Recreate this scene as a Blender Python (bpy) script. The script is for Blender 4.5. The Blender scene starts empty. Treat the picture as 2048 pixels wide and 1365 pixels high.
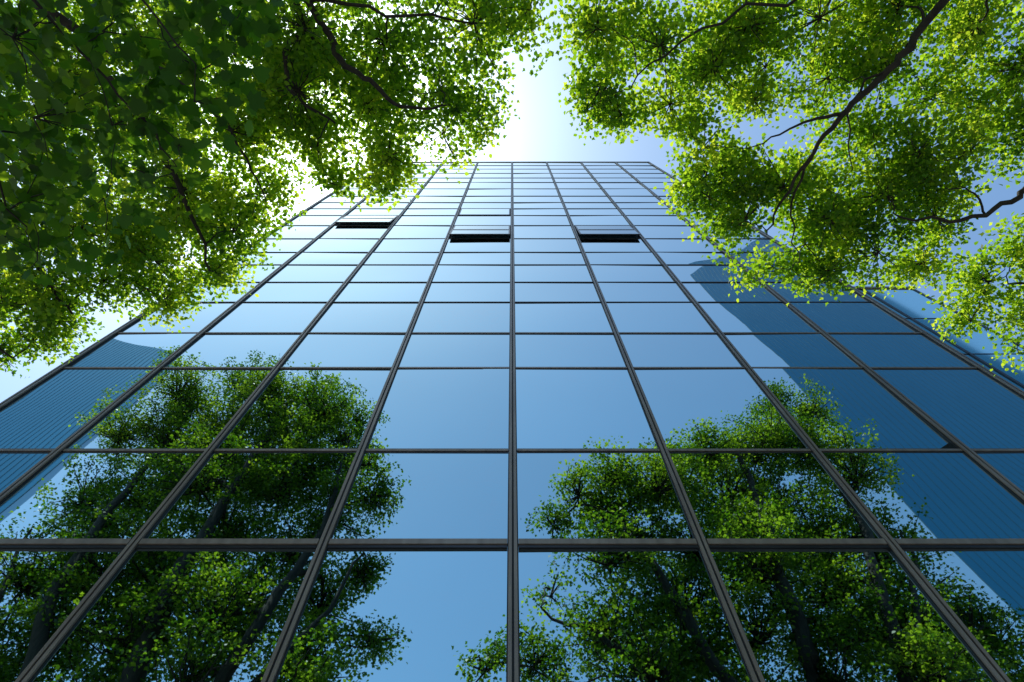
import bpy, math, random
import numpy as np
from mathutils import Vector, noise
random.seed(7); R=np.random.default_rng(11)
S=bpy.context.scene; C=S.collection
S.view_settings.view_transform='Standard'; S.view_settings.look='None'; S.view_settings.exposure=0
EYE=1.6
# ------------------------------------------------------------ materials
def newmat(n):
    m=bpy.data.materials.new(n); m.use_nodes=True
    nt=m.node_tree; return m,nt,nt.nodes,nt.links,nt.nodes['Principled BSDF']
def coords(N,L,scale,kind='Object'):
    t=N.new('ShaderNodeTexCoord'); mp=N.new('ShaderNodeMapping'); mp.inputs['Scale'].default_value=scale
    L.new(t.outputs[kind],mp.inputs['Vector']); return mp.outputs['Vector']
def noisy(name,c1,c2,scale=4,rough=.5,metal=0,bump=.1,sc=(1,1,1)):
    m,nt,N,L,p=newmat(name); v=coords(N,L,sc)
    n=N.new('ShaderNodeTexNoise'); n.inputs['Scale'].default_value=scale; n.inputs['Detail'].default_value=8
    L.new(v,n.inputs['Vector'])
    r=N.new('ShaderNodeValToRGB'); r.color_ramp.elements[0].color=(*c1,1); r.color_ramp.elements[1].color=(*c2,1)
    r.color_ramp.elements[0].position=.3; r.color_ramp.elements[1].position=.7
    L.new(n.outputs['Fac'],r.inputs['Fac']); L.new(r.outputs['Color'],p.inputs['Base Color'])
    p.inputs['Roughness'].default_value=rough; p.inputs['Metallic'].default_value=metal
    b=N.new('ShaderNodeBump'); b.inputs['Strength'].default_value=bump; b.inputs['Distance'].default_value=.02
    L.new(n.outputs['Fac'],b.inputs['Height']); L.new(b.outputs['Normal'],p.inputs['Normal'])
    return m
def glass(name,col,rough=.012,wave=.028,wdist=.02,metal=1,coat=0):
    m,nt,N,L,p=newmat(name)
    v=coords(N,L,(1,1,.6))
    n=N.new('ShaderNodeTexNoise'); n.inputs['Scale'].default_value=.9; n.inputs['Detail'].default_value=1
    L.new(v,n.inputs['Vector'])
    b=N.new('ShaderNodeBump'); b.inputs['Strength'].default_value=wave; b.inputs['Distance'].default_value=wdist
    L.new(n.outputs['Fac'],b.inputs['Height']); L.new(b.outputs['Normal'],p.inputs['Normal'])
    n2=N.new('ShaderNodeTexNoise'); n2.inputs['Scale'].default_value=.35; n2.inputs['Detail'].default_value=4
    L.new(v,n2.inputs['Vector'])
    oi=N.new('ShaderNodeObjectInfo')
    ad=N.new('ShaderNodeMath'); ad.operation='MULTIPLY_ADD'; ad.inputs[1].default_value=.5
    L.new(n2.outputs['Fac'],ad.inputs[0])
    m5=N.new('ShaderNodeMath'); m5.operation='MULTIPLY'; m5.inputs[1].default_value=.5; L.new(oi.outputs['Random'],m5.inputs[0])
    L.new(m5.outputs[0],ad.inputs[2])
    mx=N.new('ShaderNodeMix'); mx.data_type='RGBA'
    mx.inputs['A'].default_value=(*[c*.84 for c in col],1); mx.inputs['B'].default_value=(*[min(1,c*1.13) for c in col],1)
    L.new(ad.outputs[0],mx.inputs['Factor']); L.new(mx.outputs['Result'],p.inputs['Base Color'])
    p.inputs['Metallic'].default_value=metal; p.inputs['Roughness'].default_value=rough
    if coat:
        p.inputs['Coat Weight'].default_value=coat; p.inputs['Coat Roughness'].default_value=.01; p.inputs['Coat IOR'].default_value=1.75
        L.new(b.outputs['Normal'],p.inputs['Coat Normal'])
    return m
M_GLASS=glass('tinted_mirror_glass',(.40,.66,.70),coat=1)
M_WING=glass('teal_glass',(.45,.78,.83),.05)
M_SASH=glass('sash_glass',(.05,.19,.27),.04)
M_TOWER=glass('tower_glass',(.055,.22,.32),.4)
M_MULL=noisy('bronze_aluminium',(.20,.16,.135),(.31,.255,.215),9,.4,.3,.05,(1,1,.15))
M_TRAN=noisy('dark_aluminium',(.025,.027,.034),(.05,.05,.06),6,.35,.5,.04,(.2,1,1))
M_GASK=noisy('black_gasket',(.006,.007,.009),(.014,.014,.016),9,.6)
M_CORE=noisy('core_concrete',(.03,.04,.05),(.06,.07,.08),2,.7)
M_REV=noisy('window_reveal',(.03,.09,.12),(.05,.13,.17),4,.4)
M_FIN=noisy('tower_fin_metal',(.03,.11,.17),(.05,.15,.21),3,.5,.2)
M_BARK=noisy('bark',(.010,.008,.006),(.034,.027,.021),6,.9,0,.7,(3,3,.8))
def leafmat(name,cols,tcols,tr=.55):
    m,nt,N,L,p=newmat(name)
    a=N.new('ShaderNodeAttribute'); a.attribute_name='tone'
    def ramp(cs):
        r=N.new('ShaderNodeValToRGB'); e=r.color_ramp.elements
        e[0].color=(*cs[0],1); e[1].color=(*cs[2],1); x=e.new(.5); x.color=(*cs[1],1)
        L.new(a.outputs['Fac'],r.inputs['Fac']); return r
    r1=ramp(cols); r2=ramp(tcols)
    L.new(r1.outputs['Color'],p.inputs['Base Color']); p.inputs['Roughness'].default_value=.45
    p.inputs['Specular IOR Level'].default_value=.4
    t=N.new('ShaderNodeBsdfTranslucent'); L.new(r2.outputs['Color'],t.inputs['Color'])
    mx=N.new('ShaderNodeMixShader'); mx.inputs['Fac'].default_value=tr
    L.new(p.outputs['BSDF'],mx.inputs[1]); L.new(t.outputs['BSDF'],mx.inputs[2])
    L.new(mx.outputs['Shader'],N['Material Output'].inputs['Surface'])
    return m
M_LEAF=leafmat('foliage_leaf',[(.013,.045,.004),(.045,.115,.007),(.11,.19,.010)],[(.05,.17,.005),(.29,.53,.012),(.76,.88,.05)],.66)
M_LEAF2=leafmat('broad_leaf',[(.012,.040,.005),(.026,.070,.007),(.06,.11,.010)],[(.05,.16,.006),(.14,.33,.010),(.38,.58,.02)],.6)
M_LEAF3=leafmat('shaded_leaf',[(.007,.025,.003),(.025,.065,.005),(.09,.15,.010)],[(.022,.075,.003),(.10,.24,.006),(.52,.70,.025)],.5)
# ------------------------------------------------------------ helpers
def empty(name,loc,label=None,cat=None,**k):
    o=bpy.data.objects.new(name,None); o.location=loc; C.objects.link(o); o.empty_display_size=.5
    if label: o['label']=label
    if cat: o['category']=cat
    for a,b in k.items(): o[a]=b
    return o
class Buf:
    def __init__(s): s.v=[]; s.f=[]; s.m=[]
    def box(s,x0,x1,y0,y1,z0,z1,mi=0):
        b=len(s.v)
        s.v+=[(x0,y0,z0),(x1,y0,z0),(x1,y1,z0),(x0,y1,z0),(x0,y0,z1),(x1,y0,z1),(x1,y1,z1),(x0,y1,z1)]
        for q in ((0,3,2,1),(4,5,6,7),(0,1,5,4),(1,2,6,5),(2,3,7,6),(3,0,4,7)):
            s.f.append(tuple(b+i for i in q)); s.m.append(mi)
    def tube(s,pts,rad,n=7,mi=0,cap=True):
        P=[Vector(p) for p in pts]; b=len(s.v); up=Vector((.13,.21,.97)).normalized()
        for i,p in enumerate(P):
            d=(P[min(i+1,len(P)-1)]-P[max(i-1,0)])
            if d.length<1e-6: d=Vector((0,0,1))
            d.normalize(); u=d.cross(up)
            if u.length<.05: u=d.cross(Vector((1,0,0)))
            u.normalize(); w=d.cross(u)
            for k in range(n):
                a=2*math.pi*k/n; q=p+(u*math.cos(a)+w*math.sin(a))*rad[i]; s.v.append(tuple(q))
        for i in range(len(P)-1):
            for k in range(n):
                k2=(k+1)%n
                s.f.append((b+i*n+k,b+i*n+k2,b+(i+1)*n+k2,b+(i+1)*n+k)); s.m.append(mi)
        if cap:
            s.f.append(tuple(b+k for k in range(n))); s.m.append(mi)
            s.f.append(tuple(b+(len(P)-1)*n+k for k in range(n))[::-1]); s.m.append(mi)
    def obj(s,name,mats,par=None,smooth=False,org=None):
        me=bpy.data.meshes.new(name)
        V=s.v
        if org is not None: V=[(a-org[0],b-org[1],c-org[2]) for a,b,c in V]
        elif par is not None:
            l=par.location; V=[(a-l[0],b-l[1],c-l[2]) for a,b,c in V]
        me.from_pydata(V,[],s.f)
        for m in mats: me.materials.append(m)
        me.polygons.foreach_set('material_index',s.m)
        if smooth: me.polygons.foreach_set('use_smooth',[True]*len(s.f))
        me.update(); o=bpy.data.objects.new(name,me)
        if org is not None: o.location=org
        C.objects.link(o)
        if par is not None:
            o.parent=par
            if org is not None: o.location=Vector(org)-Vector(par.location)
        return o
def bevel(o,w=.006):
    m=o.modifiers.new('b','BEVEL'); m.width=w; m.segments=2; m.limit_method='ANGLE'

# ------------------------------------------------------------ main glass building
FY=5.0; XR=8.86
H=[-.6,1.3,3.2,5.075,6.935,9.56,11.18,13.04,14.54,16.11,17.43,19.1,21.0,22.7,24.0,25.3,26.8,28.7,30.6,32.06,33.7,35.4,36.9,38.33]
Z=[h+EYE for h in H]
W=2.229
XC=[-8.54]+[.01+W*k for k in range(-3,4)]+[XR]
bld=empty('glass_building',(0,FY,0),'tall office block with blue mirrored glass curtain wall and bronze mullions','building')
b=Buf(); b.box(-8.5,XR-.04,FY+.75,FY+22,0,Z[-1]-.02); core=b.obj('wall',[M_CORE],bld)
for sx in (-1,1):
    b=Buf(); x0,x1=(XR-.04,XR) if sx>0 else (-8.54,-8.5)
    b.box(x0,x1,FY+.12,FY+22,.05,Z[-1]-.03)
    b.obj('side_glazing',[M_GLASS],bld)
b=Buf(); b.box(-8.6,XR+.06,FY-.03,FY+22.05,Z[-1],Z[-1]+.10); b.box(-8.62,XR+.08,FY-.045,FY+22.1,Z[-1]+.10,Z[-1]+.14)
o=b.obj('roof_parapet',[M_MULL],bld); bevel(o,.01)
def pane(buf,x0,x1,z0,z1,y,tx=0,tz=0):
    n=len(buf.v); cx=(x0+x1)/2; cz=(z0+z1)/2; K=4
    pil=random.uniform(-.0015,.0025)
    for j in range(K+1):
        for i in range(K+1):
            x=x0+(x1-x0)*i/K; z=z0+(z1-z0)*j/K
            u=(i/K-.5)*2; v=(j/K-.5)*2
            buf.v.append((x,y+tx*(x-cx)+tz*(z-cz)-pil*(1-u*u)*(1-v*v)*2,z))
    for j in range(K):
        for i in range(K):
            a=n+j*(K+1)+i; buf.f.append((a,a+1,a+K+2,a+K+1)); buf.m.append(0)
    buf.box(x0,x1,y+.012,y+.03,z0,z1)
openw={(1,12),(3,11),(5,11),(3,13)}
cnt=0; stuff=Buf()
order=list(range(2,14))+[0,1]+list(range(14,len(Z)-1))
for r in order:
    for c in range(8):
        if (c,r) in openw: continue
        x0=XC[c]+.03; x1=XC[c+1]-.03; z0=Z[r]+.025; z1=Z[r+1]-.025
        tx=random.gauss(0,.0034); tz=random.gauss(0,.0034)
        if cnt<96:
            b=Buf(); pane(b,x0,x1,z0,z1,FY,tx,tz)
            o=b.obj('window_pane',[M_GLASS],bld,smooth=True,org=((x0+x1)/2,FY,(z0+z1)/2))
            cnt+=1
        else: pane(stuff,x0,x1,z0,z1,FY,tx,tz)
o=stuff.obj('upper_window_panes',[M_GLASS],bld,smooth=True); o['kind']='stuff'
b=Buf()
for r in range(len(Z)-1):
    for c in range(8):
        if (c,r) in openw: continue
        b.box(XC[c],XC[c+1]-.002,FY+.06,FY+.09,Z[r],Z[r+1]-.002)
b.obj('backing_panel',[M_GASK],bld)
for k,x in enumerate(XC):
    b=Buf(); z1=Z[-1]-.002; z0=.0
    b.box(x-.064,x+.064,FY-.018,FY+.055,z0,z1,1)
    b.box(x-.050,x-.012,FY-.045,FY-.018,z0,z1,0)
    b.box(x+.012,x+.050,FY-.045,FY-.018,z0,z1,0)
    b.box(x-.012,x+.012,FY-.026,FY-.018,z0,z1,1)
    o=b.obj('mullion',[M_MULL,M_GASK],bld)
for r in range(len(Z)-1):
    b=Buf(); z=Z[r]; big=(r==3)
    hh=.082 if big else (.052 if r<7 else .031)
    for c in range(8):
        x0=XC[c]+.066; x1=XC[c+1]-.066
        if big:
            b.box(x0,x1,FY-.015,FY+.05,z-hh,z+hh,0)
            b.box(x0,x1,FY-.042,FY-.015,z-.02,z+.06,1)
            b.box(x0,x1,FY-.032,FY-.015,z-.07,z-.035,0)
        else:
            b.box(x0,x1,FY-.008,FY+.05,z-hh,z+hh,0)
            b.box(x0,x1,FY-.020,FY-.008,z-hh*.35,z+hh*.55,1 if r<7 else 0)
    o=b.obj('transom',[M_TRAN,M_MULL],bld)
for (c,r) in sorted(openw):
    x0=XC[c]+.08; x1=XC[c+1]-.08; z0=Z[r]+.04; z1=Z[r+1]-.04
    slim=(c,r)==(3,13)
    wl=Vector(((x0+x1)/2,FY,z0))
    w=empty('window',(0,0,0)); w.parent=bld; w.location=wl-Vector(bld.location); w['label']='top hung window standing open'
    def add(b,n,ms):
        o=b.obj(n,ms,None,org=tuple(wl)); o.parent=w; o.location=(0,0,0); return o
    b=Buf(); b.box(x0,x1,FY+.5,FY+.55,z0,z1); b.box(x0,x1,FY+.05,FY+.5,z0-.03,z0); b.box(x0,x1,FY+.05,FY+.5,z1,z1+.03)
    add(b,'reveal',[M_REV])
    a=math.radians(.5 if slim else random.uniform(4.0,4.8)); hgt=z1-z0
    def rot(buf):
        out=[]
        for (x,y,z) in buf.v:
            dy=y-FY; dz=z-z1
            out.append((x,FY-.008+dy*math.cos(a)+dz*math.sin(a),z1+dz*math.cos(a)-dy*math.sin(a)))
        buf.v=out
    b=Buf(); fw=.05
    b.box(x0,x1,FY-.012,FY+.02,z1-fw,z1); b.box(x0,x1,FY-.012,FY+.02,z0,z0+fw)
    b.box(x0,x0+fw,FY-.012,FY+.02,z0+fw,z1-fw); b.box(x1-fw,x1,FY-.012,FY+.02,z0+fw,z1-fw)
    if not slim: b.box(x0+fw,x1-fw,FY-.02,FY+.02,z0+.85,z0+.91)
    rot(b); add(b,'sash',[M_TRAN])
    b=Buf(); b.box(x0+fw,x1-fw,FY-.008,FY+.008,z0+fw,z1-fw); rot(b); add(b,'pane',[M_GLASS if slim else M_SASH])
    if not slim:
        b=Buf()
        for q in range(4):
            zz=z0+.03+.16*q; b.box(x0+.02,x1-.02,FY+.0,FY+.012,zz,zz+.035)
        add(b,'vent_rail',[M_FIN])
# ------------------------------------------------------------ adjoining wing
wing=empty('glass_annexe',(10.3,5.7,0),'lower pale teal glass annexe joined to the office block','building')
b=Buf(); b.box(9.0,11.9,6.3,24,0,17.5); b.obj('wall',[M_CORE],wing)
wx=[9.0,10.4,11.9]; wz=[0,2.6,5.2,7.0,9,11.2,13.2,15.3,17.6]
for i in range(2):
    for j in range(8):
        b=Buf(); pane(b,wx[i]+.03,wx[i+1]-.03,wz[j]+.03,wz[j+1]-.03,5.7,random.gauss(0,.003),random.gauss(0,.003)); b.obj('window_pane',[M_WING],wing,smooth=True)
b=Buf(); b.box(9.01,11.88,5.76,5.8,0,17.5); b.obj('backing_panel',[M_GASK],wing)
for x in wx:
    b=Buf(); b.box(x-.035,x+.035,5.68,5.75,0,17.598); b.obj('mullion',[M_TRAN],wing)
for z in wz[1:-1]:
    b=Buf(); b.box(9.05,10.35,5.69,5.74,z-.018,z+.018); b.box(10.45,11.85,5.69,5.74,z-.018,z+.018); b.obj('transom',[M_TRAN],wing)
b=Buf(); b.box(8.94,11.96,5.66,24,17.6,17.7); b.obj('roof_parapet',[M_MULL],wing)
# ------------------------------------------------------------ towers across the street (seen in the glass)
def tower(xi,xo,yf,hi,ho,label):
    sg=1 if xi>0 else -1; bi=xi+sg*17; bo=xo+sg*6; yb=yf-14
    t=empty('glass_tower',((xi+xo)/2,yf,0),label,'building')
    b=Buf(); K=40
    def fx(k): return xi+(xo-xi)*k/K
    def fh(k): return hi+(ho-hi)*k/K
    for k in range(K+1): b.v+=[(fx(k),yf,0),(fx(k),yf,fh(k))]
    n=len(b.v); b.v+=[(bi,yb,0),(bi,yb,hi),(bo,yb,0),(bo,yb,ho)]
    for k in range(K): b.f.append((2*k,2*k+2,2*k+3,2*k+1)); b.m.append(0)
    b.f.append((0,1,n+1,n)); b.m.append(0); b.f.append((2*K,n+2,n+3,2*K+1)); b.m.append(0)
    b.f.append((n,n+1,n+3,n+2)); b.m.append(0)
    b.f.append(tuple(2*k+1 for k in range(K+1))+(n+3,n+1)); b.m.append(0)
    b.obj('wall',[M_TOWER],t,smooth=False)
    b=Buf()
    for k in range(K+1):
        b.box(fx(k)-.018,fx(k)+.018,yf-.05,yf+.015,0,fh(k)-.01)
    b.obj('fin',[M_FIN],t)
tower(22.4,44,-12,70,92,'tall dark blue ribbed glass tower across the street')
tower(-28.4,-46,-12,45,54,'dark blue ribbed glass tower with sloping roof')
# ------------------------------------------------------------ ground
def sheet(name,x0,x1,y0,y1,z,mat):
    b=Buf(); b.v=[(x0,y0,z),(x1,y0,z),(x1,y1,z),(x0,y1,z)]; b.f=[(0,1,2,3)]; b.m=[0]
    o=b.obj(name,[mat]); o['kind']='structure'; return o
M_GR=noisy('grass_ground',(.03,.06,.015),(.06,.10,.025),3,.9)
M_PV,nt,N,L,p=newmat('paving')
v=coords(N,L,(1,1,1)); br=N.new('ShaderNodeTexBrick'); br.inputs['Scale'].default_value=1.2
br.inputs['Color1'].default_value=(.24,.23,.21,1); br.inputs['Color2'].default_value=(.30,.29,.27,1); br.inputs['Mortar'].default_value=(.1,.1,.1,1)
br.inputs['Mortar Size'].default_value=.008; L.new(v,br.inputs['Vector']); L.new(br.outputs['Color'],p.inputs['Base Color']); p.inputs['Roughness'].default_value=.8
M_AS=noisy('asphalt',(.04,.04,.042),(.065,.065,.065),30,.85)
sheet('ground',-800,800,-800,800,-.13,M_GR)
sheet('road',-400,400,-11,-7.5,-.122,M_AS)
b=Buf(); b.box(-60,60,-7.3,FY+.9,-.12,0); o=b.obj('pavement',[M_PV]); o['kind']='structure'
b=Buf(); b.box(-60,60,-7.5,-7.3,-.12,.01); o=b.obj('kerb',[M_CORE]); o['kind']='structure'
# ------------------------------------------------------------ trees
SH_A=np.array([(0,0,0),(.34,.50,.05),(.55,.22,.03),(1,0,-.14),(.55,-.22,.03),(.34,-.50,.05)])
SH_B=np.array([(0,0,0),(.22,.30,.04),(.62,.38,.05),(1,0,-.14),(.62,-.38,.05),(.22,-.30,.04)])
SH_BIG=np.array([(0,0,0),(-.06,.26,.02),(.20,.50,.06),(.36,.36,.04),(.68,.42,.0),(.74,.17,.0),(1.05,0,-.16),(.74,-.17,.0),(.68,-.42,.0),(.36,-.36,.04),(.20,-.50,.06),(-.06,-.26,.02)])
def leafmesh(name,lobes,mat,par,nsub,nleaf,ssub,size,shape,flat=.7,tilt=.6,gap=-.2,gf=1.6,twigs=None,tf=.35,tv=.45,lp=.55):
    cs=[];sz=[];ton=[];cen=[]
    for (x,y,z,r) in lobes:
        n=max(3,int(nsub*r**2.0)); lt=random.uniform(-.12,.12); off=Vector((random.random()*50,0,0))
        d=R.normal(size=(n,3)); d/=np.linalg.norm(d,axis=1)[:,None]
        lump=np.array([1+lp*noise.noise(Vector(q)*2.2+off) for q in d])[:,None]
        p=d*(R.uniform(0,1,(n,1))**.45)*r*lump*np.array([1,1,flat])+np.array([x,y,z])
        for q in p:
            nv=noise.noise(Vector(q)*gf)+.5*noise.noise(Vector(q)*gf*2.7)
            if nv<gap: continue
            k=max(3,int(R.poisson(nleaf))); ct=random.gauss(0,.1)
            cs.append(q+R.normal(size=(k,3))*ssub*np.array([1,1,.7])); cen.append(np.repeat(q[None],k,0))
            sz.append(R.uniform(.6,1.2,k)*size); ton.append(np.clip(R.normal(.46+lt+ct+nv*tv,.13,k),0,1))  # clump noise darkens leaf colour, painting in the shade of cluster interiors
            if twigs is not None and random.random()<tf: twigs.append(((x,y,z-r*.35),tuple(q)))
    cs=np.vstack(cs);cen=np.vstack(cen);sz=np.concatenate(sz);ton=np.concatenate(ton)
    n=len(cs)
    Nn=R.normal(size=(n,3))*tilt; Nn[:,2]+=1; Nn/=np.linalg.norm(Nn,axis=1)[:,None]
    T=(cs-cen)+R.normal(size=(n,3))*ssub*.5+1e-6; T-= (T*Nn).sum(1)[:,None]*Nn; T/=np.linalg.norm(T,axis=1)[:,None]+1e-9
    B=np.cross(Nn,T)
    K=len(shape[0])
    if len(shape)>1:
        sel=R.integers(0,len(shape),n); s=np.stack(shape)[sel]
    else: s=np.repeat(shape[0][None],n,0)
    s=s*(1+R.normal(size=(n,K,1))*.07)
    V=cs[:,None,:]+sz[:,None,None]*(s[:,:,0:1]*T[:,None,:]+s[:,:,1:2]*B[:,None,:]+s[:,:,2:3]*Nn[:,None,:])
    V=V.reshape(-1,3)-np.array(par.location)
    me=bpy.data.meshes.new(name); me.vertices.add(n*K); me.vertices.foreach_set('co',V.astype(np.float32).ravel())
    me.loops.add(n*K); me.loops.foreach_set('vertex_index',np.arange(n*K,dtype=np.int32))
    me.polygons.add(n); me.polygons.foreach_set('loop_start',np.arange(0,n*K,K,dtype=np.int32))
    me.polygons.foreach_set('loop_total',np.full(n,K,dtype=np.int32))
    me.update(calc_edges=True); me.materials.append(mat)
    at=me.attributes.new('tone','FLOAT','FACE'); at.data.foreach_set('value',ton.astype(np.float32))
    o=bpy.data.objects.new(name,me); C.objects.link(o); o.parent=par
    return o
def curve(pts,rad,seg=4,jit=.04):
    P=[Vector(p) for p in pts]; out=[];rr=[]
    for i in range(len(P)-1):
        p0=P[max(i-1,0)];p1=P[i];p2=P[i+1];p3=P[min(i+2,len(P)-1)]
        for k in range(seg):
            t=k/seg
            q=.5*((2*p1)+(p2-p0)*t+(2*p0-5*p1+4*p2-p3)*t*t+(3*p1-p0-3*p2+p3)*t**3)
            l=(p2-p1).length
            if k: q=q+Vector((random.gauss(0,1),random.gauss(0,1),random.gauss(0,1)))*jit*min(l,2)*.5
            out.append(q); rr.append(rad[i]+(rad[i+1]-rad[i])*t)
    out.append(P[-1]); rr.append(rad[-1]); return out,rr
class Wood:
    def __init__(s): s.b=Buf(); s.nodes=[]
    def limb(s,pts,rad,n=8,jit=.05,seg=4):
        o,r=curve(pts,rad,seg,jit); s.b.tube(o,r,n)
        s.nodes+=[(p,q) for p,q in zip(o,r)]
    def attach(s,p,r0,r1,below=True,rise=.15):
        p=Vector(p); best=None;bd=1e9
        for q,rq in s.nodes:
            d=(q-p).length+(max(0,q.z-p.z+.2)*3 if below else 0)
            if d<bd: bd=d;best=(q,rq)
        q,rq=best; r0=min(r0,rq*.75); d=(p-q)
        m=q+d*.5+Vector((random.gauss(0,.1),random.gauss(0,.1),rise))*d.length
        s.limb([q,m,p],[r0,(r0+r1)/2*.9,r1],6,.09,4)
KL=.70   # drooping boughs hang at 3.8-4.9 m above eye level
def L3(rows,k=KL,g=1.1): return [(x*k,y*k,h*k+EYE,r*k*g) for x,y,h,r in rows]
def O(rows,k=KL): return [(x*k,y*k,(z-EYE)*k+EYE) for x,y,z in rows]
LA=[(-.34,-.44,6,.46),(.16,-.55,6,.34),(-.73,.13,6.3,.5),(-.36,.36,6.3,.24),(-.68,.50,6,.28),(-1.19,.70,6,.33),(-1.45,.92,6,.24),(-1.2,.88,6,.16),
(-1.24,-.34,6.5,.6),(-1.5,.26,6.5,.55),(-1.86,-.4,6,.56),(-2.0,.11,6,.5),(-1.92,.62,6,.3),(-1.86,.97,6,.18),(-2.77,-.25,6.5,.6),(-2.7,.47,6,.5),
(-2.57,1.06,6,.38),(-2.88,1.42,6,.42),(-3.27,1.0,6,.6),(-3.21,1.9,6,.35),(-3.78,1.75,6,.5),(-3.83,2.22,6,.28),(-4.4,2.0,6,.42),(-4.6,1.85,5.5,.44),
(-5.1,2.05,5.5,.44),(-5.0,2.5,5.5,.32),(-5.4,2.6,5.5,.24),(-4.08,.5,7,.75),(-3.87,-.27,7,.72),(-4.8,0,7,.84),(-5.16,.95,7,.85),(-4.47,1.45,6,.55),
(-5.8,.5,7,.7),(-5.3,1.35,6,.6),(-5.4,-.45,7,.7),(-6.6,.2,7,.8),(-6.4,1.6,6.2,.8),(-6.1,2.4,5.8,.5),(-.5,-1.1,6.3,.5),(-1.6,-1.2,6.5,.6),(-2.9,-1.2,6.6,.7),(-4.2,-1.3,7,.8),
(-2.3,-.1,6.6,.5),(-2.3,.35,6.2,.35),(-3.5,1.4,6.3,.4),(-4.1,1.5,6.4,.45),(-4.8,2.3,5.6,.3),(-5.7,2.2,5.6,.4),(-4.0,2.1,6,.3)]
UA=[(-14.4,27.3,1.6),(-10,25.7,1.7),(-12.2,25.2,1.6),(-16.3,24.7,1.6),(-7.6,24.6,.9),(-17.7,22,1.5),(-13,21.8,1.8),(-15.3,21.5,1.7),(-9.8,21.8,1.8),(-7.3,20.9,1.2),
(-17.3,18.5,1.5),(-14.8,18.5,1.7),(-11.9,17.9,1.8),(-9.3,18.5,1.7),(-7,17.8,1.4),(-5.1,17.1,1.0),(-5.7,18.6,.7),(-8.6,19.8,1.4),(-11,19.8,1.5),(-14,20,1.5),(-8,16,1.4),(-10.5,16,1.5),(-13,16,1.5),(-15.5,16.3,1.5),
(-13.5,23.5,1.3),(-11.2,23.5,1.3),(-8.8,23.4,1.1),(-15.6,23.3,1.2),(-7.9,22.6,.9),
(-16,14.2,1.6),(-13.6,14,1.7),(-11.1,13.8,1.7),(-8.7,13.9,1.6),(-6.4,13.8,1.3),(-5.2,14.6,.8),
(-17.4,11.6,1.6),(-15.4,11.6,1.6),(-13,11.9,1.6),(-10.7,11.5,1.6),(-8.4,11.8,1.5),(-6.1,11.6,1.3),(-4.3,12.1,.7),(-16.5,9.4,1.5),(-14,9.6,1.5),(-11,9.6,1.5),(-8.2,9.8,1.4),(-5.6,9.9,1.1),(-12.4,7.8,1.3),(-6.8,8,1.2),(-9.5,8,1.2)]
UB=[(13.6,25.5,1.1),(14.6,23.6,1.1),(12.6,23,1.1),(9.3,21.8,1.2),(11.5,21.4,1.5),(7.3,20.9,.8),(13.7,20.7,1.4),(4.1,18.4,1.2),(2.5,17.5,.9),(1.5,16.5,.7),(6.3,18.5,1.5),(8.6,18.2,1.6),(10.9,18.4,1.6),(13.2,18,1.5),
(8.3,20.2,1.2),(10.3,20.2,1.2),(12.4,19.9,1.2),(5.4,17.2,1.2),(3.4,17,1),
(4.2,16,1.4),(6.6,16,1.6),(8.8,16,1.6),(11.1,15.8,1.6),(13.4,15.8,1.5),(1.2,14,.7),(3,13.9,1.3),(5.3,13.6,1.5),(7.8,13.8,1.6),(10.3,13.6,1.6),(12.8,13.6,1.5),
(.6,11.9,.9),(2.7,11.8,1.3),(4.9,11.7,1.5),(7.1,11.9,1.5),(9.4,11.6,1.5),(11.6,11.8,1.5),(13.4,12,1.2),(14.8,12.4,1.3),(15,10.4,1.4),(-.8,10.8,.6),(1.1,10.2,1),(3.4,10,1.3),(5.9,10,1.4),(8.4,10,1.4),(10.8,10,1.4),(13,10,1.3),(5,8.2,1.2),(9,8.2,1.3)]
def upper(rows,yc): return [(x,yc+random.uniform(-1.2,1.0),h+EYE,r*1.15) for x,h,r in rows]
def tree(base,low,up,limbs,label):
    t=empty('plane_tree',(base[0],base[1],0),label,'tree')
    w=Wood()
    for pts,rad in limbs: w.limb(pts,rad,9,.06,5)
    for l in sorted(up,key=lambda q:q[2]): w.attach((l[0],l[1],l[2]),.14,.035)
    for l in low: w.attach((l[0],l[1],l[2]-l[3]*.35),.012,.004,False,-.02)
    t1=[];t2=[]
    leafmesh('crown',low,M_LEAF,t,1120,17,.044,.034,[SH_A,SH_B],.8,.55,-.17,4.0,t1,.2,.55,.5)
    if up:
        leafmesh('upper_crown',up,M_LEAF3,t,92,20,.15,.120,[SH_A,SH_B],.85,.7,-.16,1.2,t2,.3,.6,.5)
    for a,b in t1:
        a=Vector(a);b=Vector(b); m=(a+b)/2+Vector((random.gauss(0,.03),random.gauss(0,.03),random.gauss(-.01,.03)))
        w.b.tube([a,m,b],[.0042,.003,.0017],4,cap=False)
    for a,b in t2:
        a=Vector(a);b=Vector(b); m=(a+b)/2+Vector((random.gauss(0,.15),random.gauss(0,.15),random.gauss(0,.12)))
        w.b.tube([a,m,b],[.035,.025,.01],4,cap=False)
    w.b.obj('trunk',[M_BARK],t,True)
    return t
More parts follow.
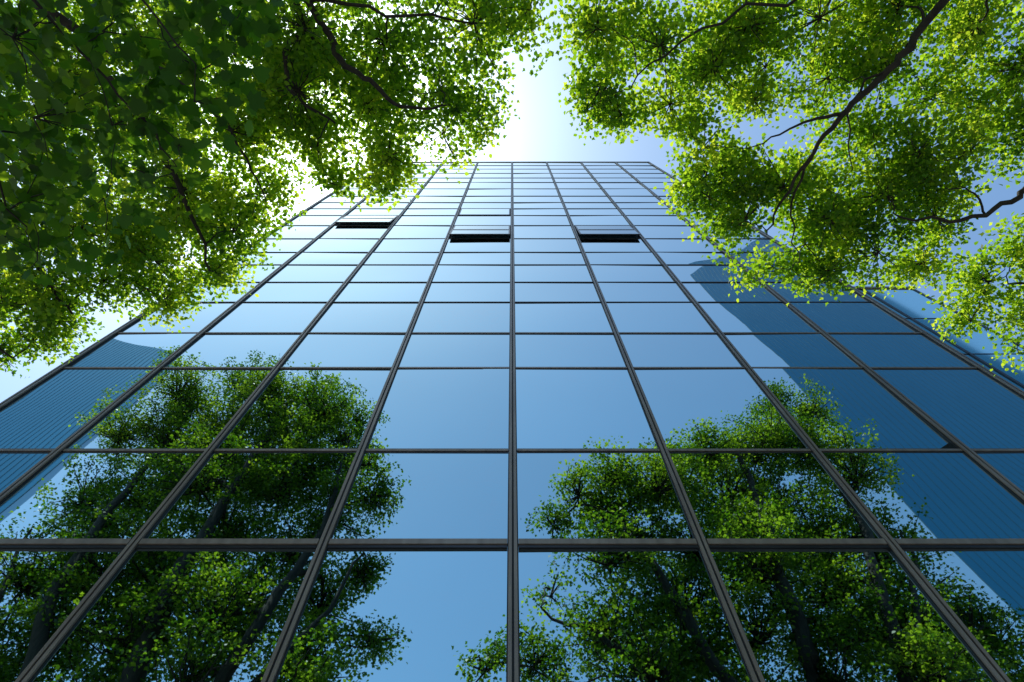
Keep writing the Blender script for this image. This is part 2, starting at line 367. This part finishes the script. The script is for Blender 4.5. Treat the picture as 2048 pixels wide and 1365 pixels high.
tree((-9.2,-5.2),L3(LA),upper(UA,-5.0),[
 ([(-9.2,-5.2,-.05),(-9.1,-5.2,.5),(-9.3,-5.1,4),(-9.6,-4.8,9),(-10.2,-4.0,14),(-10.8,-4.4,20),(-11.4,-5,27)],[.55,.42,.38,.34,.26,.16,.05]),
 ([(-9.3,-5.1,4.5),(-11.5,-4.4,9),(-13.6,-3.9,14),(-15,-4.6,20),(-15.6,-5,25)],[.28,.24,.19,.12,.04]),
 ([(-9.4,-5.1,5.5),(-7.9,-4.0,9),(-7,-3.8,13),(-6.8,-4.6,18),(-7.6,-5,24)],[.26,.21,.17,.11,.04]),
 ([(-12,-4.4,10),(-14.3,-4.1,12),(-17,-4.6,17)],[.16,.12,.04]),
 ([(-7.9,-4.0,9),(-6,-4.0,12),(-5,-4.6,16)],[.14,.10,.03]),
 ([(-9.2,-5.1,3.2)]+O([(-6,-3.2,6.8),(-3.2,-1.8,7.5),(-1.93,-.6,7.5),(-2.05,-.2,7.35),(-1.98,.12,7.2),(-1.63,.38,7.2)]),[.2,.08,.04,.020,.017,.013,.006]),
 (O([(-3.2,-1.8,7.5),(-1.8,-.62,7.4),(-1.53,-.15,7.25),(-1.27,.02,7.2),(-1.0,.24,7.15),(-.59,.23,7.2)]),[.035,.022,.020,.016,.012,.005]),
 (O([(-6,-3.2,6.8),(-4.6,-1.2,7.3),(-3.6,.1,7.3),(-3.2,1,7.2),(-3.1,1.8,7.2)]),[.06,.04,.024,.016,.007]),
 (O([(-6,-3.2,6.8),(-6,-1,7.3),(-5.3,.6,7.4),(-4.8,1.6,7.1),(-4.5,2.2,7.0)]),[.06,.045,.024,.016,.007]),
 (O([(-6,-1,7.3),(-6.2,1,7.4),(-5.6,2,7.0),(-5.1,2.6,6.8)]),[.04,.028,.016,.007]),
 (O([(-3.9,-.4,7.3),(-2.9,.1,7.2),(-2.5,.7,7.2),(-2.4,1.1,7.2)]),[.014,.011,.008,.003]),
 (O([(-1.8,-.62,7.4),(-.9,-.5,7.4),(-.2,-.45,7.5)]),[.013,.009,.005])],
 'large backlit plane tree with bright green leaves beside the office block')
LB=[(.77,-.4,6,.37),(.84,.08,6,.33),(1.06,.32,6,.24),(1.4,-.28,6.3,.5),(1.58,.24,6.3,.38),(1.88,.62,6,.34),(2.0,-.1,6.5,.5),(2.0,1.1,6,.34),(2.4,1.34,6,.4),(2.8,1.84,6,.31),
(2.3,-.46,6.5,.5),(2.5,.21,6.5,.3),(2.75,1.0,6,.38),(3.25,1.3,6,.45),(3.4,1.9,6,.32),(3.87,1.68,6,.41),(3.76,1.05,6,.45),(4.4,1.8,6,.31),(4.4,1.33,6,.36),(3.74,.5,6.5,.42),
(3.2,0,6.5,.38),(2.97,-.52,6.5,.55),(3.8,-.1,6.5,.45),(3.73,-.6,6.5,.55),(4.0,.66,6,.42),(4.5,.66,6,.38),(4.9,.27,6.5,.4),(4.5,-.45,6.5,.52),(5.15,-.1,6.5,.5),(5.05,.55,6,.36),(4.55,1.0,6,.25),
(2.2,.9,6.3,.3),(2.35,1.0,6,.3),(1.95,.85,6,.28),(3.1,1.6,6,.3),(4.3,.2,6.5,.35),(3.7,1.4,6.2,.35),(2.6,-.1,6.6,.35),(4.1,1.55,6,.3),(3.1,1.0,6.3,.3),(4.2,1.0,6.2,.3),
(.8,-1.1,6.2,.5),(1.9,-1.2,6.4,.6),(3.2,-1.3,6.6,.7),(4.6,-1.3,6.8,.7),(5.8,-.8,6.8,.7),(6,.3,6.6,.6)]
tree((7.4,-5.3),L3(LB),upper(UB,-5.0),[
 ([(7.4,-5.3,-.05),(7.4,-5.3,.5),(7.5,-5.2,4),(7.6,-4.6,9),(8.2,-4.0,14),(9.2,-4.4,19),(9.8,-5,23)],[.52,.4,.36,.32,.24,.14,.05]),
 ([(7.5,-5.2,4.6),(9.4,-4.4,9),(11.2,-4.0,14),(12.9,-4.6,20),(13.6,-5,26)],[.27,.23,.18,.12,.04]),
 ([(7.6,-5.1,6),(5.9,-4.2,10),(4.6,-4.0,14),(3.4,-4.6,19)],[.24,.19,.14,.05]),
 ([(5.9,-4.2,10),(3.2,-4.1,12),(.8,-4.6,14)],[.14,.10,.03]),
 ([(10,-4.3,11),(12,-4.1,13.5),(13.8,-4.6,17)],[.14,.10,.03]),
 ([(7.4,-5.2,3.2)]+O([(5.6,-2.8,7.2),(3.9,-.67,7.5),(3.53,-.12,7.4),(3.3,.1,7.35),(3.06,.3,7.25),(2.84,.64,7.2),(2.62,1.05,7.15),(2.5,1.4,7.1)]),[.2,.06,.027,.023,.021,.019,.013,.009,.004]),
 (O([(3.06,.3,7.25),(2.8,.34,7.2),(2.57,.43,7.2),(2.2,.6,7.2)]),[.014,.010,.007,.003]),
 (O([(5.6,-2.8,7.2),(6.1,-.8,7.3),(5.2,.75,7.3),(4.87,1.1,7.2),(4.35,1.26,7.1),(3.7,1.2,7.1)]),[.06,.035,.021,.018,.013,.006]),
 (O([(4.6,1.2,7.15),(4.4,1.0,7.1),(4.1,.95,7.1)]),[.008,.006,.003]),
 (O([(3.9,-.67,7.5),(2.8,-.7,7.4),(1.7,-.4,7.4),(1.1,.1,7.4)]),[.017,.012,.008,.004]),
 (O([(2.84,.64,7.2),(2.7,1.1,7.15),(2.9,1.7,7.15)]),[.010,.007,.003]),
 (O([(3.53,-.12,7.4),(3.2,.2,7.4),(3.3,.8,7.3)]),[.010,.007,.003])],
 'large plane tree with bright green crown arching over the pavement')
LD=[(4.5,1.4,5,.25),(4.3,1.67,5,.31),(4.8,1.9,5,.36),(4.3,2.08,5,.22),(4.85,2.37,5,.2),(4.95,1.45,5,.3),(5.5,1.7,5,.5),(5.4,2.3,5,.35),(6.1,1.5,5,.5),(4.62,1.18,5,.12)]
tree((5.6,-.8),L3(LD,.84,1.12),[],[
 ([(5.6,-.8,-.05),(5.6,-.8,.4),(5.6,-.6,2.3),(5.4,0,4.0)]+O([(5.9,1.2,6.4),(5.2,1.7,6.5),(4.5,1.7,6.5)],.84),[.14,.10,.08,.06,.03,.016,.006]),
 (O([(5.6,1.5,6.4),(5.1,2.1,6.5),(4.85,2.4,6.5)],.84),[.015,.010,.004])],
 'slender young tree with light green leaves near the annexe')
# --- near broad leaved tree
LC=[(-1.95,-.14,2.6,.24),(-1.66,-.17,2.7,.22),(-1.41,-.1,2.7,.2),(-1.31,.09,2.6,.15),(-1.97,.15,2.6,.24),(-1.66,.18,2.6,.22),(-1.42,.27,2.6,.14),(-2.13,.48,2.6,.22),(-1.79,.48,2.6,.2),
(-2.18,.74,2.6,.17),(-1.57,.40,2.6,.12),(-2.35,.66,2.6,.17),(-1.2,-.2,2.8,.12),(-2.3,.2,2.7,.3),(-2.3,-.2,2.7,.3),(-1.8,-.4,2.8,.25),(-1.3,-.38,2.8,.2)]
t=empty('broad_leaved_tree',(-3.3,-1.7,0),'small tree with large dark green lobed leaves','tree')
w=Wood()
w.limb([(-3.3,-1.7,-.05),(-3.3,-1.7,.4),(-3.2,-1.6,2.2),(-2.9,-1.2,3.6),(-2.3,-.7,4.15),(-1.8,-.2,4.15),(-1.55,.15,4.15),(-1.45,.35,4.15)],[.1,.08,.065,.05,.015,.006,.004,.002],8,.06)
w.limb([(-2.9,-1.2,3.6),(-2.6,-.5,4.0),(-2.3,.1,4.1),(-2.15,.6,4.1)],[.03,.011,.006,.003],8,.06)
w.limb([(-2.3,-.7,4.15),(-1.6,-.4,4.2),(-1.25,-.05,4.1)],[.009,.006,.003],8,.06)
t1=[]
for l in L3(LC,1,1): w.attach((l[0],l[1],l[2]-.06),.004,.002,False,.0)
leafmesh('crown',L3(LC,1,1.05),M_LEAF2,t,420,4.5,.08,.070,[SH_BIG],.9,.65,-.18,3.6,t1)
for a,b_ in t1:
    a=Vector(a);b_=Vector(b_); w.b.tube([a,(a+b_)/2+Vector((0,0,.02)),b_],[.003,.0025,.0015],4,cap=False)
w.b.obj('trunk',[M_BARK],t,True)
# ------------------------------------------------------------ light & camera
d=Vector((-.34,.07,1.06)).normalized()
el=math.asin(d.z); az=math.atan2(d.x,d.y)
wd=bpy.data.worlds.new('World'); S.world=wd; wd.use_nodes=True
N=wd.node_tree.nodes; L=wd.node_tree.links
sk=N.new('ShaderNodeTexSky'); sk.sky_type='NISHITA'; sk.sun_disc=False; sk.sun_elevation=el; sk.sun_rotation=az
sk.air_density=1.25; sk.dust_density=2.1; sk.ozone_density=.9
mx=N.new('ShaderNodeMix'); mx.data_type='RGBA'; mx.blend_type='MULTIPLY'; mx.inputs['Factor'].default_value=1
mx.inputs['B'].default_value=(.96,1.22,1.34,1)
L.new(sk.outputs['Color'],mx.inputs['A'])
L.new(mx.outputs['Result'],N['Background'].inputs['Color']); N['Background'].inputs['Strength'].default_value=.15
sd=bpy.data.lights.new('sun','SUN'); sd.energy=5; sd.angle=math.radians(.5); sd.color=(1,.95,.86)
so=bpy.data.objects.new('sun',sd); C.objects.link(so); so.rotation_euler=d.to_track_quat('Z','Y').to_euler()
cd=bpy.data.cameras.new('camera'); co=bpy.data.objects.new('camera',cd); C.objects.link(co)
co.location=(0,0,EYE); co.rotation_euler=(math.radians(90+65.15),0,0)
cd.sensor_width=36; cd.lens=20; cd.clip_start=.05; cd.clip_end=3000
S.camera=co
